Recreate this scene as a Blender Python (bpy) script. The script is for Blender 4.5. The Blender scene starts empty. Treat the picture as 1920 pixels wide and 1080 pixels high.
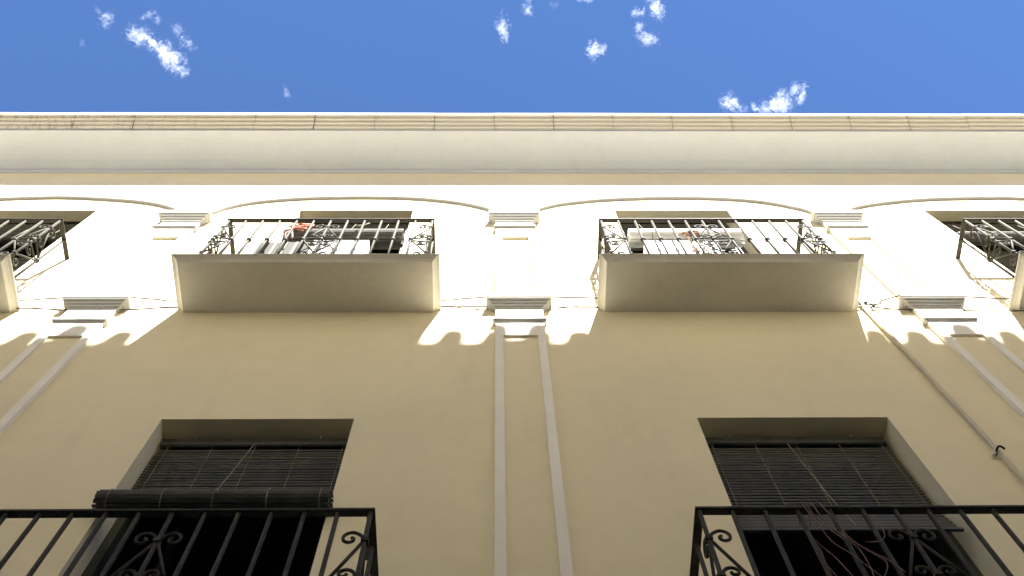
import bpy, math, random
from mathutils import Vector, Matrix, noise as mnoise

random.seed(7)
scene = bpy.context.scene
col = scene.collection
R = math.radians

# ------------------------------------------------------------------ camera
# The facade is the plane y = 0, the street lies towards -y, the eye is 1.6 m above the pavement.
EYE = 1.6
cd = bpy.data.cameras.new("camera")
cam = bpy.data.objects.new("camera", cd)
col.objects.link(cam)
cd.sensor_width = 36.0
cd.lens = 35.0
cd.clip_start = 0.05
cd.clip_end = 6000.0
cx = Vector((0.99989571, -0.00405168, -0.01386202))
cy = -Vector((-0.00107802, 0.93622294, -0.35140497))
cz = -Vector((0.01440173, 0.35138326, 0.93612093))
m = Matrix((cx, cy, cz)).transposed().to_4x4()
m.translation = Vector((0.0, -2.5, EYE))
cam.matrix_world = m
scene.camera = cam

# ------------------------------------------------------------------ sun and sky
SUN = Vector((0.335, -1.0, 1.48)).normalized()
SUN_EL = math.asin(SUN.z)
sd = bpy.data.lights.new("sun", 'SUN')
sd.energy = 5.0
sd.angle = R(0.5)
sd.color = (1.0, 0.98, 0.94)
so = bpy.data.objects.new("sun", sd)
so.rotation_euler = SUN.to_track_quat('Z', 'Y').to_euler()
so.location = (0, -30, 60)
col.objects.link(so)

w = bpy.data.worlds.new("World")
scene.world = w
w.use_nodes = True
nt = w.node_tree
nt.nodes.clear()
sky = nt.nodes.new("ShaderNodeTexSky")
sky.sky_type = 'NISHITA'
sky.sun_disc = False
sky.sun_elevation = SUN_EL
sky.sun_rotation = math.atan2(SUN.x, SUN.y)
sky.altitude = 3600
sky.air_density = 1.0
sky.dust_density = 0.0
sky.ozone_density = 10.0
bg = nt.nodes.new("ShaderNodeBackground")
bg.inputs[1].default_value = 0.05
wo = nt.nodes.new("ShaderNodeOutputWorld")
nt.links.new(sky.outputs[0], bg.inputs[0])
nt.links.new(bg.outputs[0], wo.inputs[0])

vs = scene.view_settings
vs.view_transform = 'Standard'
vs.look = 'None'
vs.gamma = 1.0
vs.use_curve_mapping = False
vs.exposure = 2.74
scene.cycles.diffuse_bounces = 14   # a narrow street: the light goes back and forth between pale walls
scene.cycles.max_bounces = 18
scene.cycles.volume_bounces = 2


# ------------------------------------------------------------------ materials
def new_mat(name):
    mt = bpy.data.materials.new(name)
    mt.use_nodes = True
    n = mt.node_tree
    return mt, n, n.nodes["Principled BSDF"]


def plaster(name, base, var=0.06, scale=1.3, bump=0.15, fine=55.0, rough=0.85, stain=0.0, stain_col=(0.25, 0.2, 0.13)):
    mt, n, p = new_mat(name)
    N, L = n.nodes, n.links
    tc = N.new("ShaderNodeTexCoord")
    n1 = N.new("ShaderNodeTexNoise"); n1.inputs["Scale"].default_value = scale; n1.inputs["Detail"].default_value = 6
    n2 = N.new("ShaderNodeTexNoise"); n2.inputs["Scale"].default_value = fine; n2.inputs["Detail"].default_value = 4
    L.new(tc.outputs["Object"], n1.inputs["Vector"]); L.new(tc.outputs["Object"], n2.inputs["Vector"])
    mr = N.new("ShaderNodeMapRange")
    mr.inputs["From Min"].default_value = 0.3; mr.inputs["From Max"].default_value = 0.7
    mr.inputs["To Min"].default_value = 1 - var; mr.inputs["To Max"].default_value = 1 + var
    L.new(n1.outputs[0], mr.inputs["Value"])
    mx = N.new("ShaderNodeMix"); mx.data_type = 'RGBA'; mx.blend_type = 'MULTIPLY'; mx.inputs[0].default_value = 1
    mx.inputs[6].default_value = (*base, 1)
    L.new(mr.outputs[0], mx.inputs[7])
    ms = N.new("ShaderNodeMapRange"); ms.inputs["From Min"].default_value = 0.3; ms.inputs["From Max"].default_value = 0.7
    ms.inputs["To Min"].default_value = 1 - var * 0.7; ms.inputs["To Max"].default_value = 1 + var * 0.7
    n4 = N.new("ShaderNodeTexNoise"); n4.inputs["Scale"].default_value = scale * 9; n4.inputs["Detail"].default_value = 8; n4.inputs["Roughness"].default_value = 0.7
    L.new(tc.outputs["Object"], n4.inputs["Vector"]); L.new(n4.outputs[0], ms.inputs["Value"])
    mx2 = N.new("ShaderNodeMix"); mx2.data_type = 'RGBA'; mx2.blend_type = 'MULTIPLY'; mx2.inputs[0].default_value = 1
    L.new(mx.outputs[2], mx2.inputs[6]); L.new(ms.outputs[0], mx2.inputs[7])
    out = mx2.outputs[2]
    if stain:
        mp = N.new("ShaderNodeMapping"); mp.inputs["Scale"].default_value = (5.0, 5.0, 0.5)
        L.new(tc.outputs["Object"], mp.inputs["Vector"])
        n3 = N.new("ShaderNodeTexNoise"); n3.inputs["Scale"].default_value = 1.6; n3.inputs["Detail"].default_value = 8
        L.new(mp.outputs[0], n3.inputs["Vector"])
        r3 = N.new("ShaderNodeMapRange"); r3.inputs["From Min"].default_value = 0.55; r3.inputs["From Max"].default_value = 0.8
        r3.inputs["To Max"].default_value = stain
        L.new(n3.outputs[0], r3.inputs["Value"])
        m2 = N.new("ShaderNodeMix"); m2.data_type = 'RGBA'
        m2.inputs[7].default_value = (*stain_col, 1)
        L.new(r3.outputs[0], m2.inputs[0]); L.new(out, m2.inputs[6])
        out = m2.outputs[2]
    L.new(out, p.inputs["Base Color"])
    p.inputs["Roughness"].default_value = rough
    p.inputs["Specular IOR Level"].default_value = 0.2
    bp = N.new("ShaderNodeBump"); bp.inputs["Strength"].default_value = bump; bp.inputs["Distance"].default_value = 0.006
    ad = N.new("ShaderNodeMath"); ad.operation = 'MULTIPLY_ADD'; ad.inputs[1].default_value = 0.6
    L.new(n2.outputs[0], ad.inputs[0]); L.new(n1.outputs[0], ad.inputs[2])
    L.new(ad.outputs[0], bp.inputs["Height"]); L.new(bp.outputs[0], p.inputs["Normal"])
    return mt


def plain(name, base, rough=0.5, metal=0.0, spec=0.5, var=0.15, scale=30.0, bump=0.0):
    mt, n, p = new_mat(name)
    N, L = n.nodes, n.links
    tc = N.new("ShaderNodeTexCoord")
    n1 = N.new("ShaderNodeTexNoise"); n1.inputs["Scale"].default_value = scale; n1.inputs["Detail"].default_value = 5
    L.new(tc.outputs["Object"], n1.inputs["Vector"])
    mr = N.new("ShaderNodeMapRange")
    mr.inputs["From Min"].default_value = 0.3; mr.inputs["From Max"].default_value = 0.7
    mr.inputs["To Min"].default_value = 1 - var; mr.inputs["To Max"].default_value = 1 + var
    L.new(n1.outputs[0], mr.inputs["Value"])
    mx = N.new("ShaderNodeMix"); mx.data_type = 'RGBA'; mx.blend_type = 'MULTIPLY'; mx.inputs[0].default_value = 1
    mx.inputs[6].default_value = (*base, 1)
    L.new(mr.outputs[0], mx.inputs[7]); L.new(mx.outputs[2], p.inputs["Base Color"])
    p.inputs["Roughness"].default_value = rough
    p.inputs["Metallic"].default_value = metal
    p.inputs["Specular IOR Level"].default_value = spec
    if bump:
        bp = N.new("ShaderNodeBump"); bp.inputs["Strength"].default_value = bump; bp.inputs["Distance"].default_value = 0.004
        L.new(n1.outputs[0], bp.inputs["Height"]); L.new(bp.outputs[0], p.inputs["Normal"])
    return mt


CREAM = plaster("cream_plaster", (0.755, 0.68, 0.482), var=0.045, scale=0.9, bump=0.22, stain=0.10, stain_col=(0.42, 0.35, 0.24))
TRIM = plaster("white_trim_paint", (0.82, 0.79, 0.715), var=0.04, scale=2.0, bump=0.12)
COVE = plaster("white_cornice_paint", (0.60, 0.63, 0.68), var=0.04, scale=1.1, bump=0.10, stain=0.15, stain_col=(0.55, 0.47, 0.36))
CAPITAL = plaster("shade_greyed_moulding_paint", (0.37, 0.365, 0.345), var=0.06, scale=5.0, bump=0.12)  # white trim greyed: shade under the mouldings is put into the colour
SLAB = plaster("balcony_paint", (0.69, 0.665, 0.595), var=0.06, scale=2.4, bump=0.2, stain=0.15, stain_col=(0.40, 0.34, 0.25))
IRON = plain("black_iron_paint", (0.050, 0.046, 0.037), rough=0.6, spec=0.06, var=0.25, scale=60, bump=0.12)
SLAT_GREEN = plain("dark_green_slat_paint", (0.066, 0.066, 0.058), rough=0.4, spec=0.14, var=0.2, scale=12)
SLAT_GREY = plain("grey_slat_paint", (0.12, 0.112, 0.106), rough=0.6, spec=0.2, var=0.2, scale=8)
SLAT_PALE = plain("pale_slat_paint", (0.70, 0.70, 0.70), rough=0.35, spec=0.5, var=0.1, scale=8)
SLAT_DARK = plain("dark_brown_slat_paint", (0.012, 0.011, 0.008), rough=0.8, spec=0.0, var=0.2, scale=8)
ROOM = plain("shade_darkened_room_paint", (0.10, 0.09, 0.075), rough=0.9, spec=0.1, var=0.1, scale=2)  # gloom of the rooms put into a dark base colour
FRAME = plain("dark_green_window_paint", (0.034, 0.036, 0.020), rough=0.45, spec=0.4, var=0.3, scale=10)
GLASS, gn, gp = new_mat("dark_window_glass")
gp.inputs["Base Color"].default_value = (0.006, 0.007, 0.006, 1); gp.inputs["Roughness"].default_value = 0.04
gp.inputs["Specular IOR Level"].default_value = 0.10
gnz = gn.nodes.new("ShaderNodeTexNoise"); gnz.inputs["Scale"].default_value = 1.5
gbp = gn.nodes.new("ShaderNodeBump"); gbp.inputs["Strength"].default_value = 0.05
gn.links.new(gnz.outputs[0], gbp.inputs["Height"]); gn.links.new(gbp.outputs[0], gp.inputs["Normal"])
CORD = plain("pale_cord", (0.30, 0.27, 0.20), rough=0.9, spec=0.1)
ROPE = plain("salmon_rope", (0.46, 0.21, 0.15), rough=0.8, spec=0.2, var=0.3)
WIRE = plain("red_brown_wire", (0.13, 0.065, 0.045), rough=0.55, spec=0.3)
DRYTWIG = plain("brown_twine", (0.22, 0.13, 0.08), rough=0.9, spec=0.1, var=0.4)
CABLE = plain("grey_cable_sheath", (0.11, 0.10, 0.09), rough=0.85, spec=0.06)
PIPE = plaster("cream_pipe_paint", (0.60, 0.54, 0.42), var=0.08, scale=6, bump=0.1, rough=0.7)
CLIP = plain("black_clamp", (0.012, 0.012, 0.014), rough=0.7, spec=0.1)
AC_WHITE = plain("white_enamel", (0.74, 0.74, 0.71), rough=0.4, var=0.04, scale=3)
AC_GREY = plain("grey_enamel", (0.08, 0.077, 0.068), rough=0.85, spec=0.08, var=0.08, scale=4)
AC_RIB = plain("light_grey_enamel", (0.20, 0.195, 0.18), rough=0.8, spec=0.1)
AC_DARK = plain("dark_grille", (0.05, 0.05, 0.05), rough=0.5)
ROOFTILE = plain("terracotta_tile", (0.38, 0.19, 0.11), rough=0.9, spec=0.2, var=0.3, scale=6, bump=0.3)
ADDED_STONE = plaster("added_bounce_cutting_stone", (0.13, 0.115, 0.095), var=0.15, scale=3, bump=0.4)
ADDED_SHUTTER = plain("added_shutter_paint", (0.07, 0.045, 0.03), rough=0.5)
OPPOSITE = plaster("pale_plaster", (0.76, 0.735, 0.68), var=0.06, scale=0.8, bump=0.2)
ASPHALT = plain("asphalt", (0.05, 0.05, 0.05), rough=0.95, spec=0.2, var=0.3, scale=40, bump=0.4)
PAVING = plain("pavement_slabs", (0.13, 0.12, 0.105), rough=0.9, spec=0.2, var=0.2, scale=8, bump=0.3)


def cornice_material():
    """Painted cast blocks: dirty at their joints, each block to its own degree."""
    mt, n, p = new_mat("stained_cornice_block")
    N, L = n.nodes, n.links
    tc = N.new("ShaderNodeTexCoord"); oi = N.new("ShaderNodeObjectInfo"); geo = N.new("ShaderNodeNewGeometry")
    sx = N.new("ShaderNodeSeparateXYZ"); L.new(tc.outputs["Object"], sx.inputs[0])
    ab = N.new("ShaderNodeMath"); ab.operation = 'ABSOLUTE'; L.new(sx.outputs[0], ab.inputs[0])
    ed = N.new("ShaderNodeMapRange"); ed.inputs["From Min"].default_value = 0.262; ed.inputs["From Max"].default_value = 0.309
    L.new(ab.outputs[0], ed.inputs["Value"])
    nz = N.new("ShaderNodeTexNoise"); nz.inputs["Scale"].default_value = 14; nz.inputs["Detail"].default_value = 8
    mp = N.new("ShaderNodeMapping"); mp.inputs["Scale"].default_value = (2.2, 0.6, 0.6)
    L.new(geo.outputs["Position"], mp.inputs["Vector"]); L.new(mp.outputs[0], nz.inputs["Vector"])
    big = N.new("ShaderNodeTexNoise"); big.inputs["Scale"].default_value = 0.55; big.inputs["Detail"].default_value = 2
    L.new(geo.outputs["Position"], big.inputs["Vector"])
    rr = N.new("ShaderNodeMapRange"); rr.inputs["From Min"].default_value = 0.0; rr.inputs["From Max"].default_value = 1.0
    rr.inputs["To Min"].default_value = 0.15; rr.inputs["To Max"].default_value = 0.75
    L.new(oi.outputs["Random"], rr.inputs["Value"])
    a = N.new("ShaderNodeMath"); a.operation = 'MULTIPLY'; L.new(ed.outputs[0], a.inputs[0]); L.new(rr.outputs[0], a.inputs[1])
    sxw = N.new("ShaderNodeSeparateXYZ"); L.new(geo.outputs["Position"], sxw.inputs[0])
    lf = N.new("ShaderNodeMapRange"); lf.inputs["From Min"].default_value = -2.2; lf.inputs["From Max"].default_value = -4.8
    lf.inputs["To Max"].default_value = 1.0
    L.new(sxw.outputs[0], lf.inputs["Value"])
    st = N.new("ShaderNodeMapRange"); st.inputs["From Min"].default_value = 0.50; st.inputs["From Max"].default_value = 0.72
    L.new(nz.outputs[0], st.inputs["Value"])
    b = N.new("ShaderNodeMath"); b.operation = 'MULTIPLY'; L.new(a.outputs[0], b.inputs[0]); L.new(st.outputs[0], b.inputs[1])
    c = N.new("ShaderNodeMath"); c.operation = 'MULTIPLY'; L.new(lf.outputs[0], c.inputs[0]); L.new(st.outputs[0], c.inputs[1])
    c2 = N.new("ShaderNodeMath"); c2.operation = 'MULTIPLY_ADD'; c2.inputs[1].default_value = 0.45
    L.new(c.outputs[0], c2.inputs[0]); L.new(b.outputs[0], c2.inputs[2]); c2.use_clamp = True
    jl = N.new("ShaderNodeMapRange"); jl.inputs["From Min"].default_value = 0.303; jl.inputs["From Max"].default_value = 0.307
    L.new(ab.outputs[0], jl.inputs["Value"])
    jm = N.new("ShaderNodeMath"); jm.operation = 'MULTIPLY'; L.new(jl.outputs[0], jm.inputs[0]); L.new(rr.outputs[0], jm.inputs[1])
    c3 = N.new("ShaderNodeMath"); c3.operation = 'MAXIMUM'; L.new(c2.outputs[0], c3.inputs[0]); L.new(jm.outputs[0], c3.inputs[1]); c2 = c3
    bl = N.new("ShaderNodeMix"); bl.data_type = 'RGBA'
    bl.inputs[6].default_value = (0.69, 0.665, 0.60, 1); bl.inputs[7].default_value = (0.64, 0.60, 0.51, 1)
    L.new(big.outputs[0], bl.inputs[0])
    dk = N.new("ShaderNodeMix"); dk.data_type = 'RGBA'; dk.inputs[7].default_value = (0.13, 0.075, 0.03, 1)
    L.new(c2.outputs[0], dk.inputs[0]); L.new(bl.outputs[2], dk.inputs[6])
    L.new(dk.outputs[2], p.inputs["Base Color"])
    p.inputs["Roughness"].default_value = 0.85; p.inputs["Specular IOR Level"].default_value = 0.2
    return mt


CBLOCK = cornice_material()


# ------------------------------------------------------------------ mesh helpers
class MB:
    """Collects shapes; build() links them as ONE mesh object."""

    def __init__(self):
        self.v, self.f, self.s = [], [], []

    def add(self, vs, fs, smooth=False):
        o = len(self.v)
        self.v += [tuple(p) for p in vs]
        self.f += [tuple(i + o for i in q) for q in fs]
        self.s += [smooth] * len(fs)

    def box(self, x0, x1, y0, y1, z0, z1):
        vs = [(x, y, z) for z in (z0, z1) for y in (y0, y1) for x in (x0, x1)]
        self.add(vs, [(0, 2, 3, 1), (4, 5, 7, 6), (0, 1, 5, 4), (2, 6, 7, 3), (0, 4, 6, 2), (1, 3, 7, 5)])

    def quad(self, a, b, c, d):
        self.add([a, b, c, d], [(0, 1, 2, 3)])

    def prism_x(self, prof, x0, x1, cap=True, close=True):
        """Profile [(y, z)...] extruded along x."""
        n = len(prof)
        vs = [(x0, y, z) for y, z in prof] + [(x1, y, z) for y, z in prof]
        fs = []
        for i in range(n if close else n - 1):
            j = (i + 1) % n
            fs.append((i, j, n + j, n + i))
        if cap:
            fs.append(tuple(range(n - 1, -1, -1)))
            fs.append(tuple(range(n, 2 * n)))
        self.add(vs, fs)

    def loft_rect(self, xc, levels, back=0.0):
        """levels: (half width, projection, z) from bottom to top; open at the wall."""
        vs, fs = [], []
        for hw, p, z in levels:
            vs += [(xc - hw, back, z), (xc - hw, -p, z), (xc + hw, -p, z), (xc + hw, back, z)]
        for i in range(len(levels) - 1):
            a, b = 4 * i, 4 * i + 4
            for k in range(3):
                fs.append((a + k, a + k + 1, b + k + 1, b + k))
        fs.append((3, 2, 1, 0))
        t = 4 * (len(levels) - 1)
        fs.append((t, t + 1, t + 2, t + 3))
        self.add(vs, fs)

    def tube(self, pts, r, n=6, cap=True):
        P = [Vector(p) for p in pts]
        k = len(P)
        rs = r if isinstance(r, (list, tuple)) else [r] * k
        T = []
        for i in range(k):
            t = (P[min(i + 1, k - 1)] - P[max(i - 1, 0)])
            T.append(t.normalized() if t.length > 1e-9 else Vector((0, 0, 1)))
        ref = Vector((0, 0, 1)) if abs(T[0].z) < 0.9 else Vector((1, 0, 0))
        u = T[0].cross(ref).normalized()
        vs, fs = [], []
        for i in range(k):
            u = (u - T[i] * u.dot(T[i]))
            u = u.normalized() if u.length > 1e-6 else T[i].orthogonal().normalized()
            w_ = T[i].cross(u)
            for q in range(n):
                a = 2 * math.pi * q / n
                vs.append(P[i] + (u * math.cos(a) + w_ * math.sin(a)) * rs[i])
        for i in range(k - 1):
            for q in range(n):
                q2 = (q + 1) % n
                fs.append((i * n + q, i * n + q2, (i + 1) * n + q2, (i + 1) * n + q))
        self.add(vs, fs, True)
        if cap:
            o = len(self.v) - len(vs)
            self.f.append(tuple(o + q for q in range(n - 1, -1, -1))); self.s.append(False)
            self.f.append(tuple(o + (k - 1) * n + q for q in range(n))); self.s.append(False)

    def mesh(self, name, mat):
        me = bpy.data.meshes.new(name)
        me.from_pydata(self.v, [], self.f)
        me.polygons.foreach_set("use_smooth", self.s)
        me.materials.append(mat)
        me.update()
        return me

    def build(self, name, mat, parent=None, fix_normals=True):
        me = self.mesh(name, mat)
        if fix_normals:
            import bmesh
            b = bmesh.new(); b.from_mesh(me)
            bmesh.ops.recalc_face_normals(b, faces=b.faces[:])
            b.to_mesh(me); b.free()
        return link(me, name, parent)


def link(me, name, parent=None, loc=None):
    """Meshes are authored in facade coordinates (z = 0 at eye height); a child is moved back by its parents' place."""
    o = bpy.data.objects.new(name, me)
    col.objects.link(o)
    if parent:
        o.parent = parent
        off = Vector((0, 0, 0)); q = parent
        while q:
            off += q.location; q = q.parent
        o.location = (Vector(loc) if loc else Vector((0, 0, 0))) - off
    elif loc:
        o.location = loc
    return o


def tag(o, label=None, cat=None, group=None, kind=None):
    if label: o["label"] = label
    if cat: o["category"] = cat
    if group: o["group"] = group
    if kind: o["kind"] = kind
    return o


def thing(name, label, cat, loc, group=None):
    o = bpy.data.objects.new(name, None)
    o.empty_display_size = 0.2
    col.objects.link(o)
    o.location = loc
    return tag(o, label, cat, group)


def copy_tree(o, parent=None):
    c = o.copy()
    col.objects.link(c)
    if parent: c.parent = parent
    for ch in [k for k in list(bpy.data.objects) if k.parent == o]:
        copy_tree(ch, c)
    return c


def smooth_path(pts, per=6):
    """Catmull-Rom through pts."""
    P = [Vector(p) for p in pts]
    P = [P[0] * 2 - P[1]] + P + [P[-1] * 2 - P[-2]]
    out = []
    for i in range(1, len(P) - 2):
        p0, p1, p2, p3 = P[i - 1:i + 3]
        for k in range(per):
            t = k / per
            out.append(0.5 * ((2 * p1) + (p2 - p0) * t + (2 * p0 - 5 * p1 + 4 * p2 - p3) * t * t + (3 * p1 - p0 - 3 * p2 + p3) * t ** 3))
    out.append(P[-2])
    return out


GZ = -EYE                    # ground level in facade coordinates
FLOOR = 3.96                 # from one balcony to the one above
UP_LINTEL, LOW_LINTEL = 8.655, 4.697
SLAB_BOT, SLAB_TOP = 6.200, 6.245
WIN = [(-4.600, -3.587), (-1.773, -0.760), (1.058, 2.076), (3.862, 4.876)]
BALC = [-4.085, -1.266, 1.556, 4.358]
RAILX = [-4.085, -1.267, 1.561, 4.360]
PIL = [-2.694, 0.1436, 2.955]
XL, XR = -11.0, 11.0
TOPZ = 10.02

# ------------------------------------------------------------------ ground
g = MB(); g.box(-150, 150, -150, 150, GZ - 1.2, GZ - 0.12)
tag(g.build("street", ASPHALT), kind="structure")
g = MB(); g.box(XL - 30, XR + 30, -1.15, 0.0, GZ - 0.12, GZ)
g.box(XL - 30, XR + 30, -1.27, -1.153, GZ - 0.12, GZ - 0.004)
tag(g.build("pavement", PAVING), kind="structure")
g = MB(); g.box(XL - 30, XR + 30, -4.6, -3.75, GZ - 0.12, GZ)
tag(g.build("pavement", PAVING), kind="structure")

# ------------------------------------------------------------------ the building
house = thing("apartment_building", "cream plastered apartment building with white pilasters, deep cornice and balconies", "building", (0, 0, GZ))

REVEAL = 0.19
wl = MB(); room = MB()
opens = [(a, b, 2.285, LOW_LINTEL) for a, b in WIN] + [(a, b, SLAB_TOP, UP_LINTEL) for a, b in WIN]
xs = sorted({XL, XR} | {v for o in opens for v in o[:2]})
zs = sorted({GZ, TOPZ} | {v for o in opens for v in o[2:]})
for i in range(len(xs) - 1):
    for k in range(len(zs) - 1):
        mxx, mzz = (xs[i] + xs[i + 1]) / 2, (zs[k] + zs[k + 1]) / 2
        if any(o[0] < mxx < o[1] and o[2] < mzz < o[3] for o in opens):
            continue
        wl.quad((xs[i], 0, zs[k]), (xs[i + 1], 0, zs[k]), (xs[i + 1], 0, zs[k + 1]), (xs[i], 0, zs[k + 1]))
for a, b, z0, z1 in opens:
    d = 0.30
    wl.quad((a, 0, z0), (a, 0, z1), (a, d, z1), (a, d, z0))
    wl.quad((b, 0, z0), (b, d, z0), (b, d, z1), (b, 0, z1))
    wl.quad((a, 0, z1), (b, 0, z1), (b, d, z1), (a, d, z1))
    wl.quad((a, 0, z0), (a, d, z0), (b, d, z0), (b, 0, z0))
    # the room behind, its darkness put into the wall colour
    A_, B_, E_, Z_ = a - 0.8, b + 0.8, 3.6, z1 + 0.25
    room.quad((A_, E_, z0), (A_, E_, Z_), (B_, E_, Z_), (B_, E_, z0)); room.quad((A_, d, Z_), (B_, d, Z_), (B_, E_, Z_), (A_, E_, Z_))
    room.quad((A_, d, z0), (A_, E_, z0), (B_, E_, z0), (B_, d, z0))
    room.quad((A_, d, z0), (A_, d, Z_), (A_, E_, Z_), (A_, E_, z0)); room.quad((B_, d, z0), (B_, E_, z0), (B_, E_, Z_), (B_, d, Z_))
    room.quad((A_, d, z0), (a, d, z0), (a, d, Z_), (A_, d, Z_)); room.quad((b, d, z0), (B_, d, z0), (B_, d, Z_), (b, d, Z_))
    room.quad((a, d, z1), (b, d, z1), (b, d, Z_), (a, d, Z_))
wl.quad((XL, 0, GZ), (XL, 0, TOPZ), (XL, 9, TOPZ), (XL, 9, GZ))
wl.quad((XR, 0, GZ), (XR, 9, GZ), (XR, 9, TOPZ), (XR, 0, TOPZ))
wl.quad((XL, 9, GZ), (XL, 9, TOPZ), (XR, 9, TOPZ), (XR, 9, GZ))
wl.build("wall", CREAM, house, fix_normals=False)
room.build("room_lining", ROOM, house, fix_normals=False)
rf = MB(); rf.prism_x([(-0.38, 10.43), (-0.38, 10.46), (4.5, 11.9), (9.3, 10.46), (9.3, 10.0), (0.02, 10.0), (0.02, 10.40)], XL, XR)
rf.build("roof", ROOFTILE, house)

# windows: dark green frames; the lower ones stand open, their glazed leaves swung into the dark rooms
def leaf(parent, hinge, wd, z0, z1, ang):
    """A glazed door leaf of four boards and a cross bar, hinged at x, y; wd signed; ang = how far it is swung in."""
    hx, hy = hinge
    ca, sa = math.cos(ang), math.sin(ang)
    def P(u, v, z):
        return (hx + u * ca * (1 if wd > 0 else -1) - v * sa * (1 if wd > 0 else -1), hy + u * sa + v * ca, z)
    W, t = abs(wd), 0.075
    mb = MB()
    def bx(u0, u1, za, zb, v0=0.0, v1=0.04):
        vs = [P(u, v, z) for z in (za, zb) for v in (v0, v1) for u in (u0, u1)]
        mb.add(vs, [(0, 2, 3, 1), (4, 5, 7, 6), (0, 1, 5, 4), (2, 6, 7, 3), (0, 4, 6, 2), (1, 3, 7, 5)])
    bx(0.003, t, z0, z1); bx(W - t, W, z0, z1); bx(t, W - t, z1 - t, z1)
    bx(t, W - t, z0, z0 + 0.50, 0.006, 0.034); bx(t, W - t, z0 + 1.35, z0 + 1.39, 0.006, 0.034)
    lf = mb.build("door_leaf", FRAME, parent)
    g_ = MB()
    for za, zb in ((z0 + 0.50, z0 + 1.35), (z0 + 1.39, z1 - t)):
        g_.quad(P(t, 0.02, za), P(W - t, 0.02, za), P(W - t, 0.02, zb), P(t, 0.02, zb))
    return lf, g_


def window(a, b, z0, z1):
    f = MB()
    low = z0 < 5
    y0 = 0.14 if low else (0.118 if abs(a) < 3 else REVEAL)
    y1 = y0 + 0.06
    t = 0.045
    f.box(a, a + t, y0, y1, z0, z1); f.box(b - t, b, y0, y1, z0, z1)
    f.box(a + t, b - t, y0, y1, z1 - t, z1)
    w_ = f.build("window", FRAME, house)
    mid = (a + b) / 2
    for hx, wd in ((a + t, mid - a - t - 0.002), (b - t, -(b - t - mid - 0.002))):
        _, g_ = leaf(w_, (hx, y0 + 0.01), wd, z0 + 0.02, z1 - t - 0.004, R(82) if low else 0.0)
        g_.build("pane", GLASS, w_, fix_normals=False)


for o in opens:
    window(*o)

# balcony slabs with an undercut lip all round
def slab(xc, dz):
    s_ = MB()
    s_.loft_rect(xc, [(0.836, 0.355, SLAB_BOT + dz), (0.836, 0.355, SLAB_BOT + 0.004 + dz), (0.850, 0.372, SLAB_BOT + 0.022 + dz), (0.862, 0.386, SLAB_BOT + 0.030 + dz),
                      (0.864, 0.387, SLAB_BOT + 0.033 + dz), (0.883, 0.399, SLAB_BOT + 0.038 + dz), (0.883, 0.399, SLAB_TOP + dz)])
    return s_.build("balcony_slab", SLAB, house)


for xc in BALC:
    slab(xc, 0.0); slab(xc, -FLOOR)

# pilasters: white frames round a sunk cream panel, moulded capital and necking above
def pilaster(xc, z0, z1, cap_h, cap_out, pz, neck_z):
    hw, pr, st = 0.158, (0.030 if z0 < 0 else 0.036), 0.050
    rec = 0.016 if z0 < 0 else 0.026
    p_ = MB()
    ztop = pz
    p_.box(xc - hw, xc - hw + st, -pr, 0, z0, z1); p_.box(xc + hw - st, xc + hw, -pr, 0, z0, z1)
    p_.box(xc - hw + st, xc + hw - st, -pr, 0, ztop, z1); p_.box(xc - hw + st, xc + hw - st, -pr, 0, z0, z0 + 0.24)
    po = p_.build("pilaster", TRIM, house)
    q = MB(); q.box(xc - hw + st, xc + hw - st, -pr + rec, 0, z0 + 0.24, ztop)
    q.build("panel", CREAM, po)
    c = MB()
    k = cap_h / 0.072
    L = [(hw + 0.001, pr + 0.001, z1)]
    for a_, b_ in ((0.010, 0.004), (0.013, 0.018), (0.024, 0.022), (0.028, 0.036), (0.040, 0.041), (0.044, 0.054), (0.055, 0.059), (0.058, 0.070), (0.0615, 0.072)):
        L.append((hw + a_ * cap_out, pr + a_ * cap_out, z1 + b_ * k))
    L.append((L[-1][0], L[-1][1], z1 + 0.072 * k + 0.035))
    c.loft_rect(xc, L)
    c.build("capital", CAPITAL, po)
    n_ = MB()
    n_.loft_rect(xc, [(hw + 0.0012, pr + 0.0012, neck_z), (hw + 0.007, pr + 0.007, neck_z + 0.004), (hw + 0.009, pr + 0.009, neck_z + 0.013), (hw + 0.018, pr + 0.020, neck_z + 0.023), (hw + 0.018, pr + 0.020, neck_z + 0.050)])
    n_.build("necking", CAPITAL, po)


for xc in PIL:
    pilaster(xc, GZ, 6.186, 0.072, 1.0, 5.743, 5.943)
    pilaster(xc, 6.295, 8.172, 0.110, 1.05, 7.772, 7.976)
pilaster(-5.53, GZ, 6.186, 0.072, 1.0, 5.743, 5.943); pilaster(-5.53, 6.295, 8.172, 0.110, 1.05, 7.772, 7.976)
pilaster(5.78, GZ, 6.186, 0.072, 1.0, 5.743, 5.943); pilaster(5.78, 6.295, 8.172, 0.110, 1.05, 7.772, 7.976)

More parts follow.
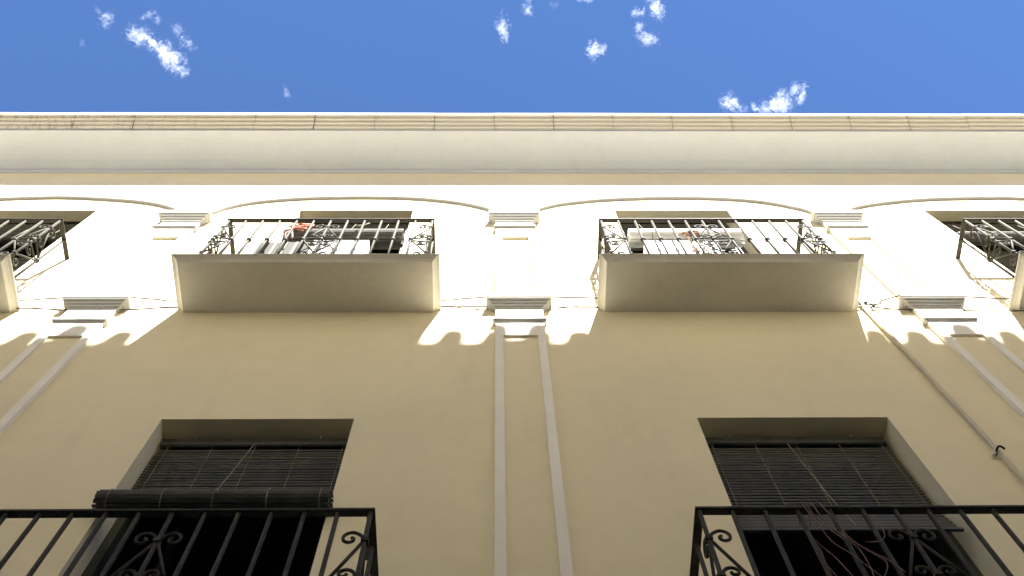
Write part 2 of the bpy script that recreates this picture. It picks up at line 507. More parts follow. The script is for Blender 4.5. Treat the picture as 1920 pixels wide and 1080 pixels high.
# flat arch mouldings from capital to capital
ARCS = [
    [(-5.31, 8.50), (-5.24, 8.66), (-5.09, 8.83), (-4.86, 8.925), (-4.59, 8.975), (-4.135, 9.026), (-3.85, 9.005), (-3.618, 8.962), (-3.40, 8.91), (-3.238, 8.853), (-3.06, 8.76), (-2.902, 8.63), (-2.85, 8.53)],
    [(-2.53, 8.47), (-2.495, 8.53), (-2.416, 8.677), (-2.261, 8.825), (-2.036, 8.926), (-1.754, 8.995), (-1.361, 9.026), (-0.962, 9.015), (-0.659, 8.960), (-0.357, 8.837), (-0.159, 8.695), (-0.076, 8.609), (-0.045, 8.53)],
    [(0.335, 8.53), (0.384, 8.626), (0.571, 8.783), (0.927, 8.925), (1.333, 8.995), (1.661, 9.012), (2.082, 8.984), (2.455, 8.868), (2.732, 8.640), (2.802, 8.50), (2.815, 8.44)],
    [(3.10, 8.46), (3.222, 8.644), (3.528, 8.815), (4.034, 8.965), (4.609, 9.012), (4.95, 8.99), (5.25, 8.90), (5.48, 8.74), (5.60, 8.55)],
]
for arc in ARCS:
    P = smooth_path([(x, 0, z) for x, z in arc], 6)
    a = MB()
    vs, fs = [], []
    for i, p in enumerate(P):
        t = (P[min(i + 1, len(P) - 1)] - P[max(i - 1, 0)]).normalized()
        nrm = Vector((-t.z, 0, t.x))
        if nrm.z < 0: nrm = -nrm
        for dy, dn in ((0.0, 0.0), (-0.026, 0.008), (-0.030, 0.022), (-0.024, 0.046), (0.0, 0.054)):
            vs.append(p + nrm * dn + Vector((0, dy, 0)))
    for i in range(len(P) - 1):
        for k in range(4):
            fs.append((i * 5 + k, i * 5 + k + 1, (i + 1) * 5 + k + 1, (i + 1) * 5 + k))
    fs.append((0, 1, 2, 3, 4)); e = (len(P) - 1) * 5; fs.append((e + 4, e + 3, e + 2, e + 1, e))
    a.add(vs, fs)
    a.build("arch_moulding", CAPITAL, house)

# cornice: fillet, cove, lip
cv = MB()
prof = [(0.0, 10.012), (-0.020, 10.016), (-0.021, 10.050), (-0.024, 10.066), (-0.034, 10.064), (-0.062, 10.074), (-0.112, 10.088), (-0.114, 10.093)]
for i in range(9):
    t = i / 8
    prof.append((-0.12 - 0.283 * t, 10.094 + 0.058 * (t ** 1.15) + 0.016 * math.sin(math.pi * t)))
prof += [(-0.409, 10.150), (-0.413, 10.151), (-0.413, 10.40), (0.0, 10.40)]
cv.prism_x(prof, XL, XR)
cv.build("cornice", COVE, house)

# crowning course of moulded cast blocks, butted with open joints
BL = 0.618
bprof = [(-0.4135, 10.197)]
for i in range(4):                       # four small steps, each deep enough to shade the face below it
    bprof += [(-0.4135 - 0.0329 * (i + 1) + 0.004, 10.197 + 0.0437 * i + 0.0035), (-0.4135 - 0.0329 * (i + 1), 10.197 + 0.0437 * i + 0.008), (-0.4135 - 0.0329 * (i + 1), 10.197 + 0.0437 * (i + 1) - (0.001 if i < 3 else 0))]
bprof += [(-0.5451, 10.428), (-0.53, 10.434), (-0.4135, 10.434)]
bm_ = MB(); bm_.prism_x([(y, z - 10.3) for y, z in bprof], -BL / 2 + 0.001, BL / 2 - 0.001)
bmesh_me = bm_.mesh("cornice_block", CBLOCK)
x = -0.037 - BL * 15 + BL / 2
first = True
while x < 9.6:
    o = link(bmesh_me, "cornice_block", house, (x + random.uniform(-0.003, 0.003), random.uniform(-0.003, 0.001), 10.3 + random.uniform(-0.003, 0.003)))
    x += BL

# ------------------------------------------------------------------ iron balcony railings
RH = 7.308 - SLAB_TOP         # height of the hand rail
HX, DY = 0.7705, 0.31         # half width, distance of the front from the wall
N_BAR = 13
PITCH = 2 * HX / 12


def scroll_set(mb, place, sides, wdt):
    """Wrought ornament on a bar at u = 0: scrolls at four nodes, a lozenge of rods to the bars at u = +-wdt. place(u, v) -> point."""
    k = wdt / 0.128
    r = 0.0068
    for s in sides:
        for flip in (1, -1):
            def q(u, v):
                vv = v if flip == 1 else -0.98 - v
                return place(s * u, RH + vv)
            mb.tube([q(*p) for p in smooth_path2([(0.004, -0.200), (0.010, -0.176), (0.024, -0.158), (0.048, -0.145), (0.070, -0.152), (0.083, -0.173), (0.079, -0.197), (0.062, -0.208), (0.046, -0.201), (0.042, -0.186), (0.052, -0.177)])], r, 6)
            mb.tube([q(0.006, -0.205), q(wdt - 0.006, -0.478)], r, 6)
            mb.tube([q(u * (k if u > 0.06 else 1), v) for u, v in smooth_path2([(0.122, -0.484), (0.105, -0.466), (0.075, -0.455), (0.040, -0.449), (0.018, -0.436), (0.010, -0.415), (0.014, -0.392), (0.030, -0.376), (0.050, -0.374), (0.065, -0.386), (0.067, -0.403), (0.056, -0.413), (0.043, -0.409), (0.040, -0.398)])], r, 6)
    for v in (-0.200, -0.422, -0.558, -0.780):
        c = place(0, RH + v)
        mb.box(c.x - 0.013, c.x + 0.013, c.y - 0.013, c.y + 0.013, c.z - 0.009, c.z + 0.009)


def smooth_path2(pts):
    return [(p.x, p.z) for p in smooth_path([(u, 0, v) for u, v in pts], 3)]


def knuckle(mb, x, y, z):
    mb.tube([(x, y, z - 0.015), (x, y, z - 0.012), (x, y, z + 0.012), (x, y, z + 0.015)], [0.009, 0.0185, 0.0185, 0.009], 8)


def make_railing(label):
    t = thing("balcony_railing", label, "railing", (0, 0, 0), "black iron balcony railings on the facade")
    def put(mb, name, loc=(0, 0, 0)):
        o = mb.build(name, IRON)
        o.parent = t; o.location = loc
        return o
    tr = MB()
    w0 = 0.017
    tr.box(-HX - w0, HX + w0, -DY - w0, -DY + w0, RH - 0.011, RH)
    for s in (-1, 1):
        tr.box(s * HX - w0, s * HX + w0, -DY + w0 + 0.0005, 0.0, RH - 0.0105, RH - 0.0005)
    put(tr, "top_rail")
    br = MB()
    br.box(-HX - 0.012, HX + 0.012, -DY - 0.012, -DY + 0.012, 0.055, 0.065)
    for s in (-1, 1):
        br.box(s * HX - 0.012, s * HX + 0.012, -DY + 0.0125, 0.0, 0.0555, 0.0645)
    put(br, "bottom_rail")
    b = MB()
    b.tube([(0, 0, 0.0), (0, 0, RH - 0.008)], 0.0096, 8)
    knuckle(b, 0, 0, RH - 0.49)
    bar0 = put(b, "baluster")
    spots = [(-HX + i * PITCH, -DY) for i in range(N_BAR)] + [(-HX, -DY / 2), (HX, -DY / 2)]
    bar0.location = (spots[0][0], spots[0][1], 0)
    for px, py in spots[1:]:
        c = bar0.copy(); col.objects.link(c); c.location = (px, py, 0)
    s_ = MB(); scroll_set(s_, lambda u, v: Vector((u, -DY - 0.002, v)), (-1, 1), PITCH); put(s_, "scroll_ornament")
    s_ = MB(); scroll_set(s_, lambda u, v: Vector((-HX + u, -DY - 0.002, v)), (1,), PITCH); put(s_, "scroll_ornament")
    s_ = MB(); scroll_set(s_, lambda u, v: Vector((HX + u, -DY - 0.002, v)), (-1,), PITCH); put(s_, "scroll_ornament")
    for s in (-1, 1):
        s_ = MB(); scroll_set(s_, lambda u, v: Vector((s * HX + s * 0.002, -DY + u, v)), (1,), DY / 2); put(s_, "scroll_ornament")
    return t


RAILS = [
    (0, 0.0, "black iron railing at the left end of the upper storey, cut by the picture edge"),
    (1, 0.0, "sunlit black iron upper railing left of the middle pilaster, salmon rope behind it"),
    (2, 0.0, "sunlit black iron upper railing right of the middle pilaster, pale blind roll behind it"),
    (3, 0.0, "black iron railing at the right end of the upper storey, cut by the picture edge"),
    (1, -FLOOR, "shaded black iron railing of the lower balcony below the rolled-up green blind"),
    (2, -FLOOR, "shaded black iron railing of the lower balcony with thin reddish wires hanging over it"),
    (0, -FLOOR, "black iron railing of the lower balcony beyond the left picture edge"),
    (3, -FLOOR, "black iron railing of the lower balcony beyond the right picture edge"),
]
rail0 = make_railing(RAILS[0][2])
for i, (k, dz, lab) in enumerate(RAILS):
    r_ = rail0 if i == 0 else copy_tree(rail0)
    r_["label"] = lab
    r_.location = (RAILX[k], 0, SLAB_TOP + dz)

# ------------------------------------------------------------------ blinds
def slat_mesh(wd, h, mat, name="slat"):
    mb = MB()
    mb.prism_x([(0.0, -h / 2), (-0.0022, -h / 6), (-0.0022, h / 6), (0.0, h / 2), (0.0012, h / 2), (-0.0006, 0), (0.0012, -h / 2)], -wd / 2, wd / 2)
    return mb.mesh(name, mat)


def rolled(mb, x0, x1, yc, zc, ry, rz, n=16, lip=0.006):
    """A bundle of slats wound on itself: overlapping flat slats round an oval, a spiral seen on the ends."""
    for i in range(n):
        a0, a1 = 2 * math.pi * i / n, 2 * math.pi * (i + 0.74) / n
        p0 = (yc + math.cos(a0) * (ry + lip), zc + math.sin(a0) * (rz + lip)); p1 = (yc + math.cos(a1) * ry, zc + math.sin(a1) * rz)
        q0 = (yc + math.cos(a0) * (ry - 0.008), zc + math.sin(a0) * (rz - 0.008)); q1 = (yc + math.cos(a1) * (ry - 0.012), zc + math.sin(a1) * (rz - 0.012))
        e = random.uniform(-0.004, 0.004)
        mb.prism_x([p0, p1, q1, q0], x0 + e, x1 + e)
    for i in range(10):
        a0, a1 = 2 * math.pi * i / 10, 2 * math.pi * (i + 0.86) / 10
        f = 0.62
        mb.prism_x([(yc + math.cos(a0) * ry * f, zc + math.sin(a0) * rz * f), (yc + math.cos(a1) * ry * f, zc + math.sin(a1) * rz * f),
                    (yc + math.cos(a1) * ry * (f - .12), zc + math.sin(a1) * rz * (f - .12)), (yc + math.cos(a0) * ry * (f - .12), zc + math.sin(a0) * rz * (f - .12))], x0 + 0.003, x1 - 0.003)


def green_blind(label, x0, x1, z_top, z_end, roll, cord_pts):
    wd, xc = x1 - x0, (x0 + x1) / 2
    t = thing("slatted_blind", label, "blind", (xc, 0.08, z_top), "green slatted roll blinds of the lower windows")
    hd = MB(); hd.box(x0 + 0.004, x1 - 0.004, 0.095, 0.132, z_top - 0.045, z_top)
    hd.tube([(x0 + 0.01, 0.10, z_top - 0.062), (x1 - 0.01, 0.10, z_top - 0.062)], 0.014, 8)
    h = hd.build("headrail", SLAT_GREEN, t)
    hk = MB()
    for fx in (0.17, 0.83):
        xx = x0 + fx * wd
        hk.tube(smooth_path([(xx, 0.105, z_top - 0.004), (xx, 0.095, z_top + 0.012), (xx, 0.10, z_top + 0.03)], 3), 0.004, 5)
    hk.build("hook", AC_WHITE, h)
    hs = 0.0262
    sm = slat_mesh(wd, hs - 0.0082, SLAT_GREEN)
    z = z_top - 0.10
    k = 0
    while z > z_end:
        y = 0.112 - 0.02 * (z_top - z)
        o = link(sm, "slat", t, (xc + random.uniform(-0.001, 0.001), y + random.uniform(-0.0006, 0.0006), z))
        o.rotation_euler.x = R(random.uniform(-4, -1) + (3 if k < 6 else 0))
        o.rotation_euler.y = R(random.uniform(-0.05, 0.05))
        z -= hs; k += 1
    if roll:
        rb = MB(); rolled(rb, *roll)
        rb.build("rolled_slats", SLAT_GREEN, t)
    else:                                    # the lowest slats are broad and hang a little forward
        sb = slat_mesh(wd - 0.01, 0.028, SLAT_GREEN)
        for k in range(6):
            o = link(sb, "slat", t, (xc + random.uniform(-0.004, 0.004), 0.090 - 0.010 * k, z - 0.004))
            o.rotation_euler.x = R(random.uniform(-6, 2)); z -= 0.039
        fb = MB(); fb.box(x0 + 0.003, x1 - 0.003, 0.020, 0.034, z + 0.002, z + 0.016)
        fb.build("bottom_bar", SLAT_GREEN, t)
    for fx in (0.055, 0.285, 0.505, 0.735, 0.96):
        xx = x0 + fx * wd
        c = MB()
        pts = []
        zz = z_top - 0.06; ii = 0
        while zz > z_end:
            pts.append((xx + 0.0015 * math.sin(ii * 2.1), 0.104 - 0.02 * (z_top - zz) - (0.005 if ii % 2 else 0.0), zz)); zz -= hs / 2; ii += 1
        c.tube(pts, 0.0016, 4)
        if not roll:
            c.build("ladder_cord", CORD, t)
            continue
        x0r, x1r, yc, zc, ry, rz = roll[:6]
        xr = x0r + fx * (x1r - x0r)
        c.tube([(xr, yc + math.cos(a) * (ry + 0.010), zc + math.sin(a) * (rz + 0.010)) for a in [math.pi * (0.45 + 0.1 * j) for j in range(11)]], 0.0017, 4)
        c.build("ladder_cord", CORD, t)
    c = MB(); c.tube(smooth_path(cord_pts, 4), 0.0024, 5)
    c.build("pull_cord", CORD, t)
    return t


green_blind("dark green slatted blind in the left lower window, its rolled bottom bulging over the wall", -1.766, -0.767, 4.655, 4.06,
            (-1.775, -0.745, -0.048, 3.828, 0.046, 0.058, 15, 0.007), [(-1.258, 0.070, 4.56), (-1.2515, 0.010, 4.32), (-1.245, -0.050, 4.08), (-1.237, -0.110, 3.86), (-1.237, -0.116, 3.80)])
green_blind("dark green slatted blind in the right lower window, hanging straight down behind the railing", 1.068, 2.052, 4.655, 3.93,
            None, [(1.505, 0.070, 4.54), (1.528, 0.050, 4.22), (1.554, 0.025, 3.88), (1.57, 0.0, 3.70)])
green_blind("dark green slatted blind of the lower window beyond the left picture edge", -4.585, -3.60, 4.655, 3.93,
            None, [(-4.2, 0.07, 4.60), (-4.18, 0.05, 4.30), (-4.2, 0.03, 4.0), (-4.2, -0.02, 3.78)])
green_blind("dark green slatted blind of the lower window beyond the right picture edge", 3.88, 4.86, 4.655, 3.93,
            None, [(4.2, 0.07, 4.60), (4.22, 0.05, 4.30), (4.25, 0.03, 4.0), (4.25, -0.02, 3.78)])


def upper_blind(label, mat, x0, x1, yc, zc, ry, rz, below_to, below_mat):
    wd, xc = x1 - x0, (x0 + x1) / 2
    t = thing("slatted_blind", label, "blind", (xc, 0, zc), "roll blinds of the upper windows")
    rb = MB(); rolled(rb, x0, x1, yc, zc, ry, rz, 14, 0.010)
    rb.build("rolled_slats", mat, t)
    lb = MB()
    for xx in (x0 + 0.2 * wd, x0 + 0.5 * wd, x0 + 0.8 * wd):
        lb.tube([(xx, yc + math.cos(a) * (ry + 0.014), zc + math.sin(a) * (rz + 0.014)) for a in [math.pi * (0.4 + 0.1 * j) for j in range(12)]], 0.003, 5)
        lb.tube([(xx, yc, zc + rz + 0.012), (xx, 0.11, UP_LINTEL - 0.02)], 0.0025, 4)
    lb.build("hanging_cord", CORD, t)
    sm = slat_mesh(wd - 0.06, 0.040, below_mat)
    z = UP_LINTEL - 0.06
    while z > below_to:
        link(sm, "slat", t, (xc, 0.092 + random.uniform(-0.002, 0.002), z))
        z -= 0.045
    return t


upper_blind("grey blind rolled in a thick bundle behind the upper railing left of the middle pilaster", SLAT_GREY, -1.745, -0.775, -0.01, 7.80, 0.065, 0.085, 6.3, SLAT_DARK)
upper_blind("pale sunlit rolled blind behind the upper railing right of the middle pilaster", SLAT_PALE, 1.075, 2.010, -0.01, 7.79, 0.065, 0.080, 6.3, SLAT_DARK)
upper_blind("dark blind rolled up in the window at the left end of the upper storey", SLAT_DARK, -4.57, -3.62, 0.06, 7.78, 0.06, 0.08, 6.3, SLAT_DARK)
upper_blind("silvery grey blind rolled up in the window at the right end of the upper storey", SLAT_GREY, 3.88, 4.85, 0.04, 7.93, 0.05, 0.07, 6.3, SLAT_DARK)

# ------------------------------------------------------------------ air conditioners on the balconies
def air_con(label, x0, x1, y0, y1, z0, z1, mat, ribs):
    t = thing("air_conditioner", label, "air conditioner", ((x0 + x1) / 2, (y0 + y1) / 2, z0))
    b = MB()
    c = 0.018
    b.prism_x([(y0, z0 + 0.03), (y0, z1 - c), (y0 + c * 0.3, z1 - c * 0.3), (y0 + c, z1), (y1 - c, z1), (y1, z1 - c), (y1, z0 + 0.03)], x0, x1)
    b.build("casing", mat, t)
    f = MB()
    for xx in (x0 + 0.06, x1 - 0.10):
        f.box(xx, xx + 0.04, y0 + 0.01, y1 - 0.01, z0, z0 + 0.03)
    f.build("foot", AC_DARK, t)
    w_ = x1 - x0
    vp = MB(); vp.box(x0 + 0.66 * w_, x1 - 0.03, y0 - 0.006, y0 - 0.0005, z0 + 0.10, z1 - 0.05)
    if not ribs: vp.build("service_panel", mat, t)
    if ribs:
        rb = MB()
        for i in range(ribs):
            xx = x0 + w_ * (0.12 + 0.8 * i / ribs)
            rb.box(xx, xx + 0.018, y0 - 0.016, y0 - 0.0005, z0 + 0.06, z1 - 0.06)
        rb.build("rib", AC_RIB, t)
    return t


air_con("grey ribbed air conditioner on the upper balcony left of the middle pilaster", -1.735, -1.360, -0.245, -0.03, SLAB_TOP, 6.99, AC_GREY, 4)
air_con("white air conditioner beside the grey ribbed unit on the upper balcony", -1.345, -0.945, -0.255, -0.02, SLAB_TOP, 7.00, AC_WHITE, 0)
air_con("white air conditioner on the upper balcony right of the middle pilaster", 1.080, 1.600, -0.255, -0.03, SLAB_TOP, 6.985, AC_WHITE, 0)

# ------------------------------------------------------------------ ropes, wires, cables, pipe
def loops(mb, c, r, n, turns, rad, seed, flat=0.35):
    rnd = random.Random(seed)
    for k in range(n):
        ph, tl = rnd.uniform(0, 6.28), rnd.uniform(-0.8, 0.8)
        rr = r * rnd.uniform(0.5, 1.0)
        off = Vector((rnd.uniform(-r, r) * 0.5, rnd.uniform(-r, r) * flat, rnd.uniform(-r, r) * 0.5))
        pts = []
        for i in range(int(14 * turns)):
            a = ph + 2 * math.pi * i / 14
            q = rr * (1 + 0.15 * math.sin(3 * a + k))
            pts.append(Vector(c) + off + Vector((q * math.cos(a), flat * q * math.sin(a + tl), q * math.sin(a) + 0.02 * math.sin(2 * a))))
        mb.tube(pts, rad, 5)


t = thing("rope_bundle", "tangled salmon rope hung over the grey rolled blind", "rope", (-1.60, -0.10, 7.88))
mb = MB(); loops(mb, (-1.60, -0.10, 7.84), 0.085, 6, 1.0, 0.0075, 3); mb.build("coil", ROPE, t)
mb = MB()
mb.tube(smooth_path([(-1.64, -0.10, 7.84), (-1.66, -0.11, 7.72), (-1.64, -0.11, 7.62), (-1.62, -0.10, 7.52)], 5), 0.0075, 5)
mb.tube(smooth_path([(-1.65, -0.11, 7.70), (-1.69, -0.11, 7.62), (-1.68, -0.10, 7.55)], 5), 0.0065, 5)
mb.build("loose_end", ROPE, t)

t = thing("twine_tangle", "small brown twine tangle in front of the white unit right of the middle pilaster", "twine", (1.44, -0.275, 7.0))
mb = MB(); loops(mb, (1.43, -0.272, 7.08), 0.07, 7, 1.0, 0.0045, 9, 0.18); mb.build("coil", DRYTWIG, t)
mb = MB()
for k in range(5):
    x0 = 1.38 + 0.03 * k
    mb.tube(smooth_path([(x0, -0.272, 7.08), (x0 + 0.02, -0.278, 6.95), (x0 + random.uniform(-0.03, 0.04), -0.272, 6.8), (x0 + random.uniform(-0.04, 0.05), -0.275, 6.62)], 4), 0.004, 5)
mb.build("loose_end", DRYTWIG, t)

mb = MB()
mb.tube(smooth_path([(-1.06, -0.10, 7.93), (-1.10, -0.10, 7.87), (-1.15, -0.11, 7.82)], 3), 0.006, 6)
o = mb.build("short_stick", CORD)
tag(o, "short thin pale stick wedged at a slant across the grey rolled blind", "stick")

t = thing("tangled_wires", "thin reddish brown wires draped over the right lower railing", "wire", (1.22, -0.34, 3.36))
rnd = random.Random(5)
starts = [(1.185, 3.362), (1.20, 3.364), (1.225, 3.362), (1.255, 3.366)]
ends = [[(1.215, 3.22), (1.235, 3.10), (1.285, 3.02), (1.32, 2.95), (1.36, 2.86)],
        [(1.225, 3.26), (1.262, 3.12), (1.315, 3.055), (1.325, 2.95), (1.315, 2.88)],
        [(1.25, 3.24), (1.275, 3.13), (1.35, 3.03), (1.385, 2.96), (1.36, 2.90), (1.33, 2.86)],
        [(1.265, 3.30), (1.29, 3.20), (1.30, 3.12), (1.345, 3.06), (1.40, 2.99), (1.43, 2.90)]]
for (sx, sz), e in zip(starts, ends):
    mb = MB()
    mb.tube(smooth_path([(sx - 0.01, -0.28, sz - 0.08), (sx - 0.004, -0.295, sz - 0.03), (sx, -0.315, sz + 0.004), (sx + 0.008, -0.335, sz - 0.012)] + [(a, -0.335 + rnd.uniform(-0.012, 0.006), b) for a, b in e], 5), 0.0026, 5)
    mb.build("wire", WIRE, t)
mb = MB(); mb.tube(smooth_path([(1.475, -0.30, 3.25), (1.46, -0.31, 3.17), (1.42, -0.32, 3.12), (1.36, -0.33, 3.10)], 5), 0.0026, 5); mb.build("wire", WIRE, t)
mb = MB(); mb.tube(smooth_path([(1.185, -0.30, 3.17), (1.19, -0.31, 3.08), (1.18, -0.32, 2.98), (1.20, -0.33, 2.86)], 5), 0.0022, 5); mb.build("wire", WIRE, t)
mb = MB(); mb.tube(smooth_path([(1.165, -0.30, 3.26), (1.195, -0.31, 3.12), (1.225, -0.32, 3.02), (1.25, -0.33, 2.88)], 5), 0.0022, 5); mb.build("wire", WIRE, t)

C1 = [(-6.5, -.03, 6.36)]
for (p, l, r_) in ((-5.53, (-5.9, 6.37), (-4.9, 6.35)), (-2.694, (-3.265, 6.365), (-2.153, 6.344)), (0.1436, (-0.413, 6.354), (0.702, 6.395)), (2.955, (2.50, 6.262), (3.539, 6.37)), (5.78, (5.3, 6.36), (6.3, 6.36))):
    C1 += [(l[0], -.024, l[1]), ((l[0] + p - 0.225) / 2, -.042, (l[1] + 6.326) / 2), (p - 0.225, -.060, 6.326), (p - 0.19, -.082, 6.302), (p, -.083, 6.3012), (p + 0.19, -.082, 6.302), (p + 0.225, -.060, 6.326), ((r_[0] + p + 0.225) / 2, -.042, (r_[1] + 6.326) / 2), (r_[0], -.024, r_[1])]
    if p < 5: C1.append(((r_[0] + {-5.53: -3.265, -2.694: -0.413, 0.1436: 2.5, 2.955: 5.3}[p]) / 2, -.024, 6.30))
C1.append((6.6, -.03, 6.38))
C2 = [(-6.5, 6.25), (-5.53, 6.22), (-4.3, 6.27), (-3.203, 6.235), (-2.89, 6.207), (-2.66, 6.205), (-2.44, 6.213), (-2.125, 6.251), (-1.27, 6.27), (-0.407, 6.254), (-0.076, 6.259), (0.367, 6.247), (0.687, 6.240), (1.5, 6.23), (2.30, 6.235), (2.501, 6.244), (2.708, 6.196), (3.136, 6.172), (3.438, 6.162), (4.3, 6.20), (5.5, 6.21), (6.5, 6.20)]
mb = MB(); mb.tube(smooth_path(C1, 6), 0.0056, 6)
o = mb.build("wall_cable", CABLE); tag(o, "upper of two grey cables strung across the facade, resting on the lower capitals", "cable")
mb = MB(); mb.tube(smooth_path([(x, -0.018, z) for x, z in C2], 5), 0.0052, 6)
o = mb.build("wall_cable", CABLE); tag(o, "lower of the two grey cables strung across the facade, passing behind the lower capitals", "cable")

t = thing("cable_pipe", "thin cream painted pipe running down the wall from the black cable clamps", "pipe", (2.48, -0.02, 6.31))
mb = MB(); mb.tube([(2.482, -0.020, 6.300), (2.484, -0.020, 5.2), (2.480, -0.020, 4.30), (2.474, -0.020, 3.9), (2.47, -0.020, GZ + 0.3)], 0.0125, 10); mb.build("pipe", PIPE, t)
mb = MB()
mb.tube([(2.449, -0.022, 6.30), (2.458, -0.022, 6.315), (2.466, -0.028, 6.305)], 0.012, 6)
mb.tube([(2.505, -0.022, 6.290), (2.520, -0.024, 6.308)], 0.012, 6)
mb.tube([(2.548, -0.020, 6.298), (2.556, -0.022, 6.245), (2.540, -0.022, 6.240)], 0.007, 6)
mb.tube([(2.470, -0.022, 6.295), (2.482, -0.024, 6.262)], 0.008, 6)
mb.build("cable_clamp", CLIP, t)
mb = MB()
mb.tube(smooth_path([(2.455, -0.012, 4.270), (2.462, -0.042, 4.285), (2.482, -0.048, 4.300), (2.502, -0.040, 4.285)], 4), 0.0058, 6)
mb.build("wall_clip", CLIP, t)
mb = MB()
mb.tube([(2.450, -0.006, 4.278), (2.450, -0.030, 4.278)], 0.010, 6)
mb.build("wall_plug", AC_WHITE, t)

# ------------------------------------------------------------------ the house across the street (its tiled eave shades the lower facade)
YE = -4.15
ZE = 5.700 + 1.48 * 4.15
opp = thing("opposite_house", "pale plastered house across the narrow street with barrel tiles along its eave", "house", (0, -4.6, GZ))
ow = MB(); ow.box(-16, 16, -12.0, -4.6, GZ, ZE - 0.12)
ow.build("wall", OPPOSITE, opp)
pl_ = MB(); pl_.box(-16, 16, -4.6, -4.54, GZ - 0.1, 2.6)  # added out of view: dark band that cuts bounce onto the lower facade
pl_.build("added_dark_plinth", ADDED_STONE, opp)
for zz in (2.95,):
    for k in range(-5, 6):
        f = MB(); f.box(k * 2.8 - 0.62, k * 2.8 + 0.62, -4.6, -4.565, zz, zz + 2.55)  # added out of view: dark boards to weaken the low bounce light
        f.build("added_dark_shutter", ADDED_SHUTTER, opp)
oe = MB(); oe.prism_x([(-4.6, ZE - 0.16), (YE + 0.03, ZE - 0.06), (YE, ZE - 0.04), (YE, ZE), (-8.4, ZE + 1.55), (-12.3, ZE), (-12.3, ZE - 0.12), (-4.6, ZE - 0.12)], -16, 16)
oe.build("roof", ROOFTILE, opp)
tm = MB()
nseg = 12
ringo, ringi = [], []
tr_o, tr_i = 0.074, 0.060
TLN = 0.46
slope = 1.55 / (8.4 + YE)
vs, fs = [], []
for e, (yy, sc) in enumerate(((0.0, 1.0), (-TLN, 0.86))):
    for rr in (tr_o, tr_i):
        prof = [(rr * sc, -0.10)] + [(rr * sc * math.cos(math.pi * i / nseg), rr * sc * math.sin(math.pi * i / nseg)) for i in range(nseg + 1)] + [(-rr * sc, -0.10)]
        for (a, b) in prof:
            vs.append((a, yy + 0.0, 0.094 + b + (-yy) * slope))
n = nseg + 3
for i in range(n - 1):
    fs.append((i, i + 1, 2 * n + i + 1, 2 * n + i)); fs.append((n + i, 3 * n + i, 3 * n + i + 1, n + i + 1))
    fs.append((i, n + i, n + i + 1, i + 1))
tm.add(vs, fs, True)
tile_me = tm.mesh("roof_tile", ROOFTILE)
SH = 0.335 * 4.15
tx = [-2.964, -2.67, -2.373, -2.10, -1.83, -1.58, -1.32, -1.06, -0.80, -0.55, -0.288, -0.011, 0.262, 0.520, 0.80, 1.07, 1.34, 1.61, 1.87, 2.13, 2.404, 2.661, 2.96, 3.251, 3.53, 3.81, 4.08, 4.35]
k = tx[0] - 0.28
while k > -8.5: tx.append(k); k -= 0.275
k = 4.63
while k < 9.0: tx.append(k); k += 0.275
for xx in tx:
    o = link(tile_me, "roof_tile", opp, (xx + SH, YE + 0.02 + random.uniform(-0.008, 0.008), ZE + random.uniform(-0.006, 0.006)))
    o.rotation_euler.z = R(random.uniform(-3, 3))
    o.scale = (random.uniform(0.90, 1.06), 1, random.uniform(0.90, 1.08))

# ------------------------------------------------------------------ clouds, about a kilometre up
def cloud_material():
    mt = bpy.data.materials.new("cloud_vapour")
    mt.use_nodes = True
    n = mt.node_tree; N, L = n.nodes, n.links
    N.clear()
    out = N.new("ShaderNodeOutputMaterial")
    pv = N.new("ShaderNodeVolumePrincipled")
    pv.inputs["Color"].default_value = (1, 1, 1, 1); pv.inputs["Anisotropy"].default_value = 0.35
    tc = N.new("ShaderNodeTexCoord"); geo = N.new("ShaderNodeNewGeometry"); oi = N.new("ShaderNodeObjectInfo")
    ln = N.new("ShaderNodeVectorMath"); ln.operation = 'LENGTH'; L.new(tc.outputs["Object"], ln.inputs[0])
    mp = N.new("ShaderNodeMapping"); mp.inputs["Scale"].default_value = (0.1, 0.1, 0.06)
    L.new(geo.outputs["Position"], mp.inputs["Vector"])
    nz = N.new("ShaderNodeTexNoise"); nz.inputs["Scale"].default_value = 1.7; nz.inputs["Detail"].default_value = 5; nz.inputs["Roughness"].default_value = 0.66
    nz.inputs["Distortion"].default_value = 1.4
    L.new(mp.outputs[0], nz.inputs["Vector"])
    fall = N.new("ShaderNodeMath"); fall.operation = 'MULTIPLY_ADD'; fall.inputs[1].default_value = -1.0; fall.inputs[2].default_value = -0.78
    L.new(ln.outputs["Value"], fall.inputs[0])
    ad = N.new("ShaderNodeMath"); ad.operation = 'MULTIPLY_ADD'; ad.inputs[1].default_value = 2.7
    L.new(nz.outputs[0], ad.inputs[0]); L.new(fall.outputs[0], ad.inputs[2])
    mr = N.new("ShaderNodeMapRange"); mr.inputs["From Min"].default_value = 0.0; mr.inputs["From Max"].default_value = 0.8
    mr.inputs["To Min"].default_value = 0.0; mr.inputs["To Max"].default_value = 0.036
    L.new(ad.outputs[0], mr.inputs["Value"])
    sp = N.new("ShaderNodeSeparateColor"); L.new(oi.outputs["Color"], sp.inputs[0])
    mu = N.new("ShaderNodeMath"); mu.operation = 'MULTIPLY'; L.new(mr.outputs[0], mu.inputs[0]); L.new(sp.outputs[0], mu.inputs[1])
    L.new(mu.outputs[0], pv.inputs["Density"])
    L.new(pv.outputs[0], out.inputs["Volume"])
    return mt


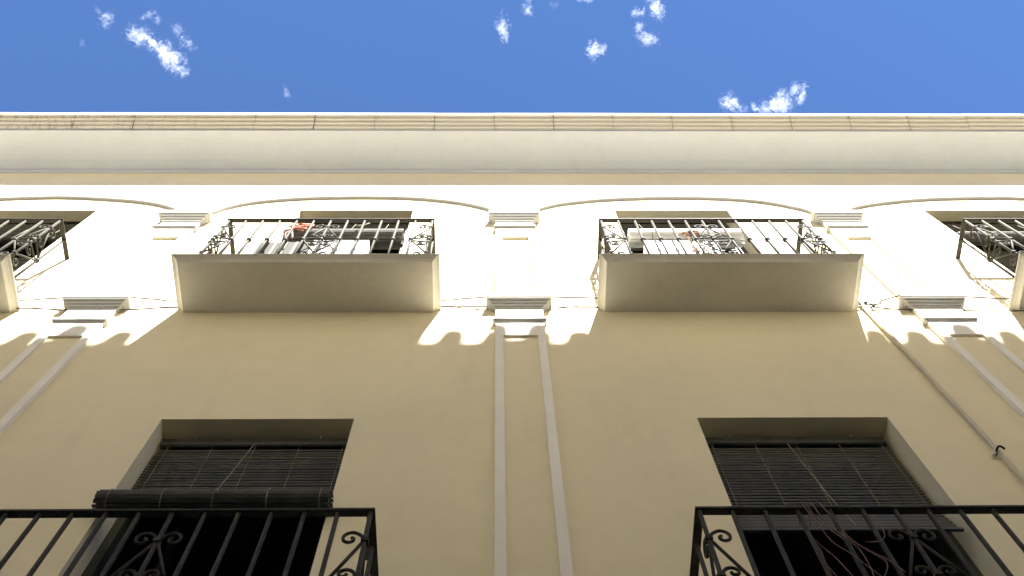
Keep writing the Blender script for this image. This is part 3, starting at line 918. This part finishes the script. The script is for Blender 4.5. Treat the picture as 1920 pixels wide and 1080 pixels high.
CLOUD = cloud_material()
import bmesh
b = bmesh.new(); bmesh.ops.create_icosphere(b, subdivisions=2, radius=1.0)
puff_me = bpy.data.meshes.new("puff"); b.to_mesh(puff_me); b.free()
puff_me.materials.append(CLOUD)
CLOUDS = [
    ("largest wispy cloud, a slanting white streak high on the left of the sky", [(-348.7, 110.3, 13.2, 8.9, 10, 1), (-335.3, 118.9, 10.7, 6.6, 48, 0.9), (-321.0, 130.6, 18.6, 10.5, 51, 1.2)]),
    ("thin ragged cloud wisp near the top of the sky, left of the big slanting streak", [(-385.3, 87.2, 5.7, 3.2, 66, 0.5), (-378.5, 94.2, 10.9, 6.2, -45, 0.6)]),
    ("small hooked cloud wisp just above the big slanting streak", [(-338.5, 90.6, 8.5, 3.4, -19, 0.7), (-328.8, 95.1, 4.1, 4.1, 0, 0.7)]),
    ("thin veil of cloud right beside the big slanting streak", [(-311.3, 104.6, 8.7, 5.9, 64, 0.4), (-302.8, 116.3, 11.7, 4.9, 48, 0.6)]),
    ("small upright white cloud above the middle of the cornice", [(5.4, 101.2, 6.3, 12.2, 0, 1.3)]),
    ("tiny white cloud near the top edge of the sky, right above the small upright cloud", [(29.7, 82.1, 5.2, 7.5, 19, 1)]),
    ("small double cloud puff alone in the sky right of the middle", [(94.8, 123.0, 6.8, 9.3, 0, 1.1), (104.3, 121.4, 4.2, 5.2, 0, 0.8)]),
    ("ragged cloud below the bright one that touches the top edge", [(139.6, 100.9, 5.8, 6.1, 0, 0.7), (146.9, 111.1, 10.6, 7.6, 19, 0.8)]),
    ("bright cloud touching the top edge of the picture, right of the middle", [(153.6, 80.7, 7.1, 13.4, -25, 1.3), (136.3, 86.8, 7.3, 4.5, 0, 1.0)]),
    ("feathery cloud just over the cornice, leftmost of the row on the right", [(233.5, 173.7, 8.8, 10.0, -31, 0.9), (243.1, 179.1, 8.9, 4.7, 19, 0.6)]),
    ("smallest cloud of the row over the cornice, between two larger ones", [(258.1, 178.5, 4.3, 5.4, 0, 1)]),
    ("white cloud half hidden behind the cornice edge on the right", [(270.2, 180.6, 8.6, 8.7, 0, 0.8), (285.3, 174.7, 11.1, 12.5, 19, 1.1)]),
    ("upright curling cloud at the right end of the row over the cornice", [(298.8, 159.2, 6.4, 6.4, 0, 0.9), (305.5, 167.2, 4.9, 12.7, 10, 1.1)]),
    ("faint thin upright wisp low in the sky between the left streak and the middle", [(-210.2, 164.3, 3.2, 7.4, -8, 0.5)]),
    ("thin strip of cloud cut by the top edge near the middle", [(83.9, 73.9, 10.3, 3.5, 0, 1), (55.6, 79.0, 4.7, 4.5, 0, 0.3)]),
    ("faintest speck of cloud at the far left of the sky", [(-405.4, 116.5, 3.1, 4.6, 0, 0.3)]),
]
for lab, puffs in CLOUDS:
    c0 = puffs[0]
    t = thing("cloud", lab, "cloud", (c0[0], c0[1], 1000.0), "small white clouds in the sky")
    for (x, y, rx, ry, rot, den) in puffs:
        p_ = bpy.data.objects.new("puff", puff_me)
        col.objects.link(p_)
        p_.parent = t
        p_.location = (x - c0[0], y - c0[1], 0)
        p_.scale = (rx * 1.7, ry * 1.7, max(7.0, min(rx, ry) * 1.4))
        p_.rotation_euler = (0, 0, R(rot))
        p_.color = (den, den, den, 1)

# everything above was laid out from eye level; set it on the ground
for o in list(col.objects):
    if o.parent is None and o.type not in ('CAMERA', 'LIGHT'):
        o.location.z += EYE
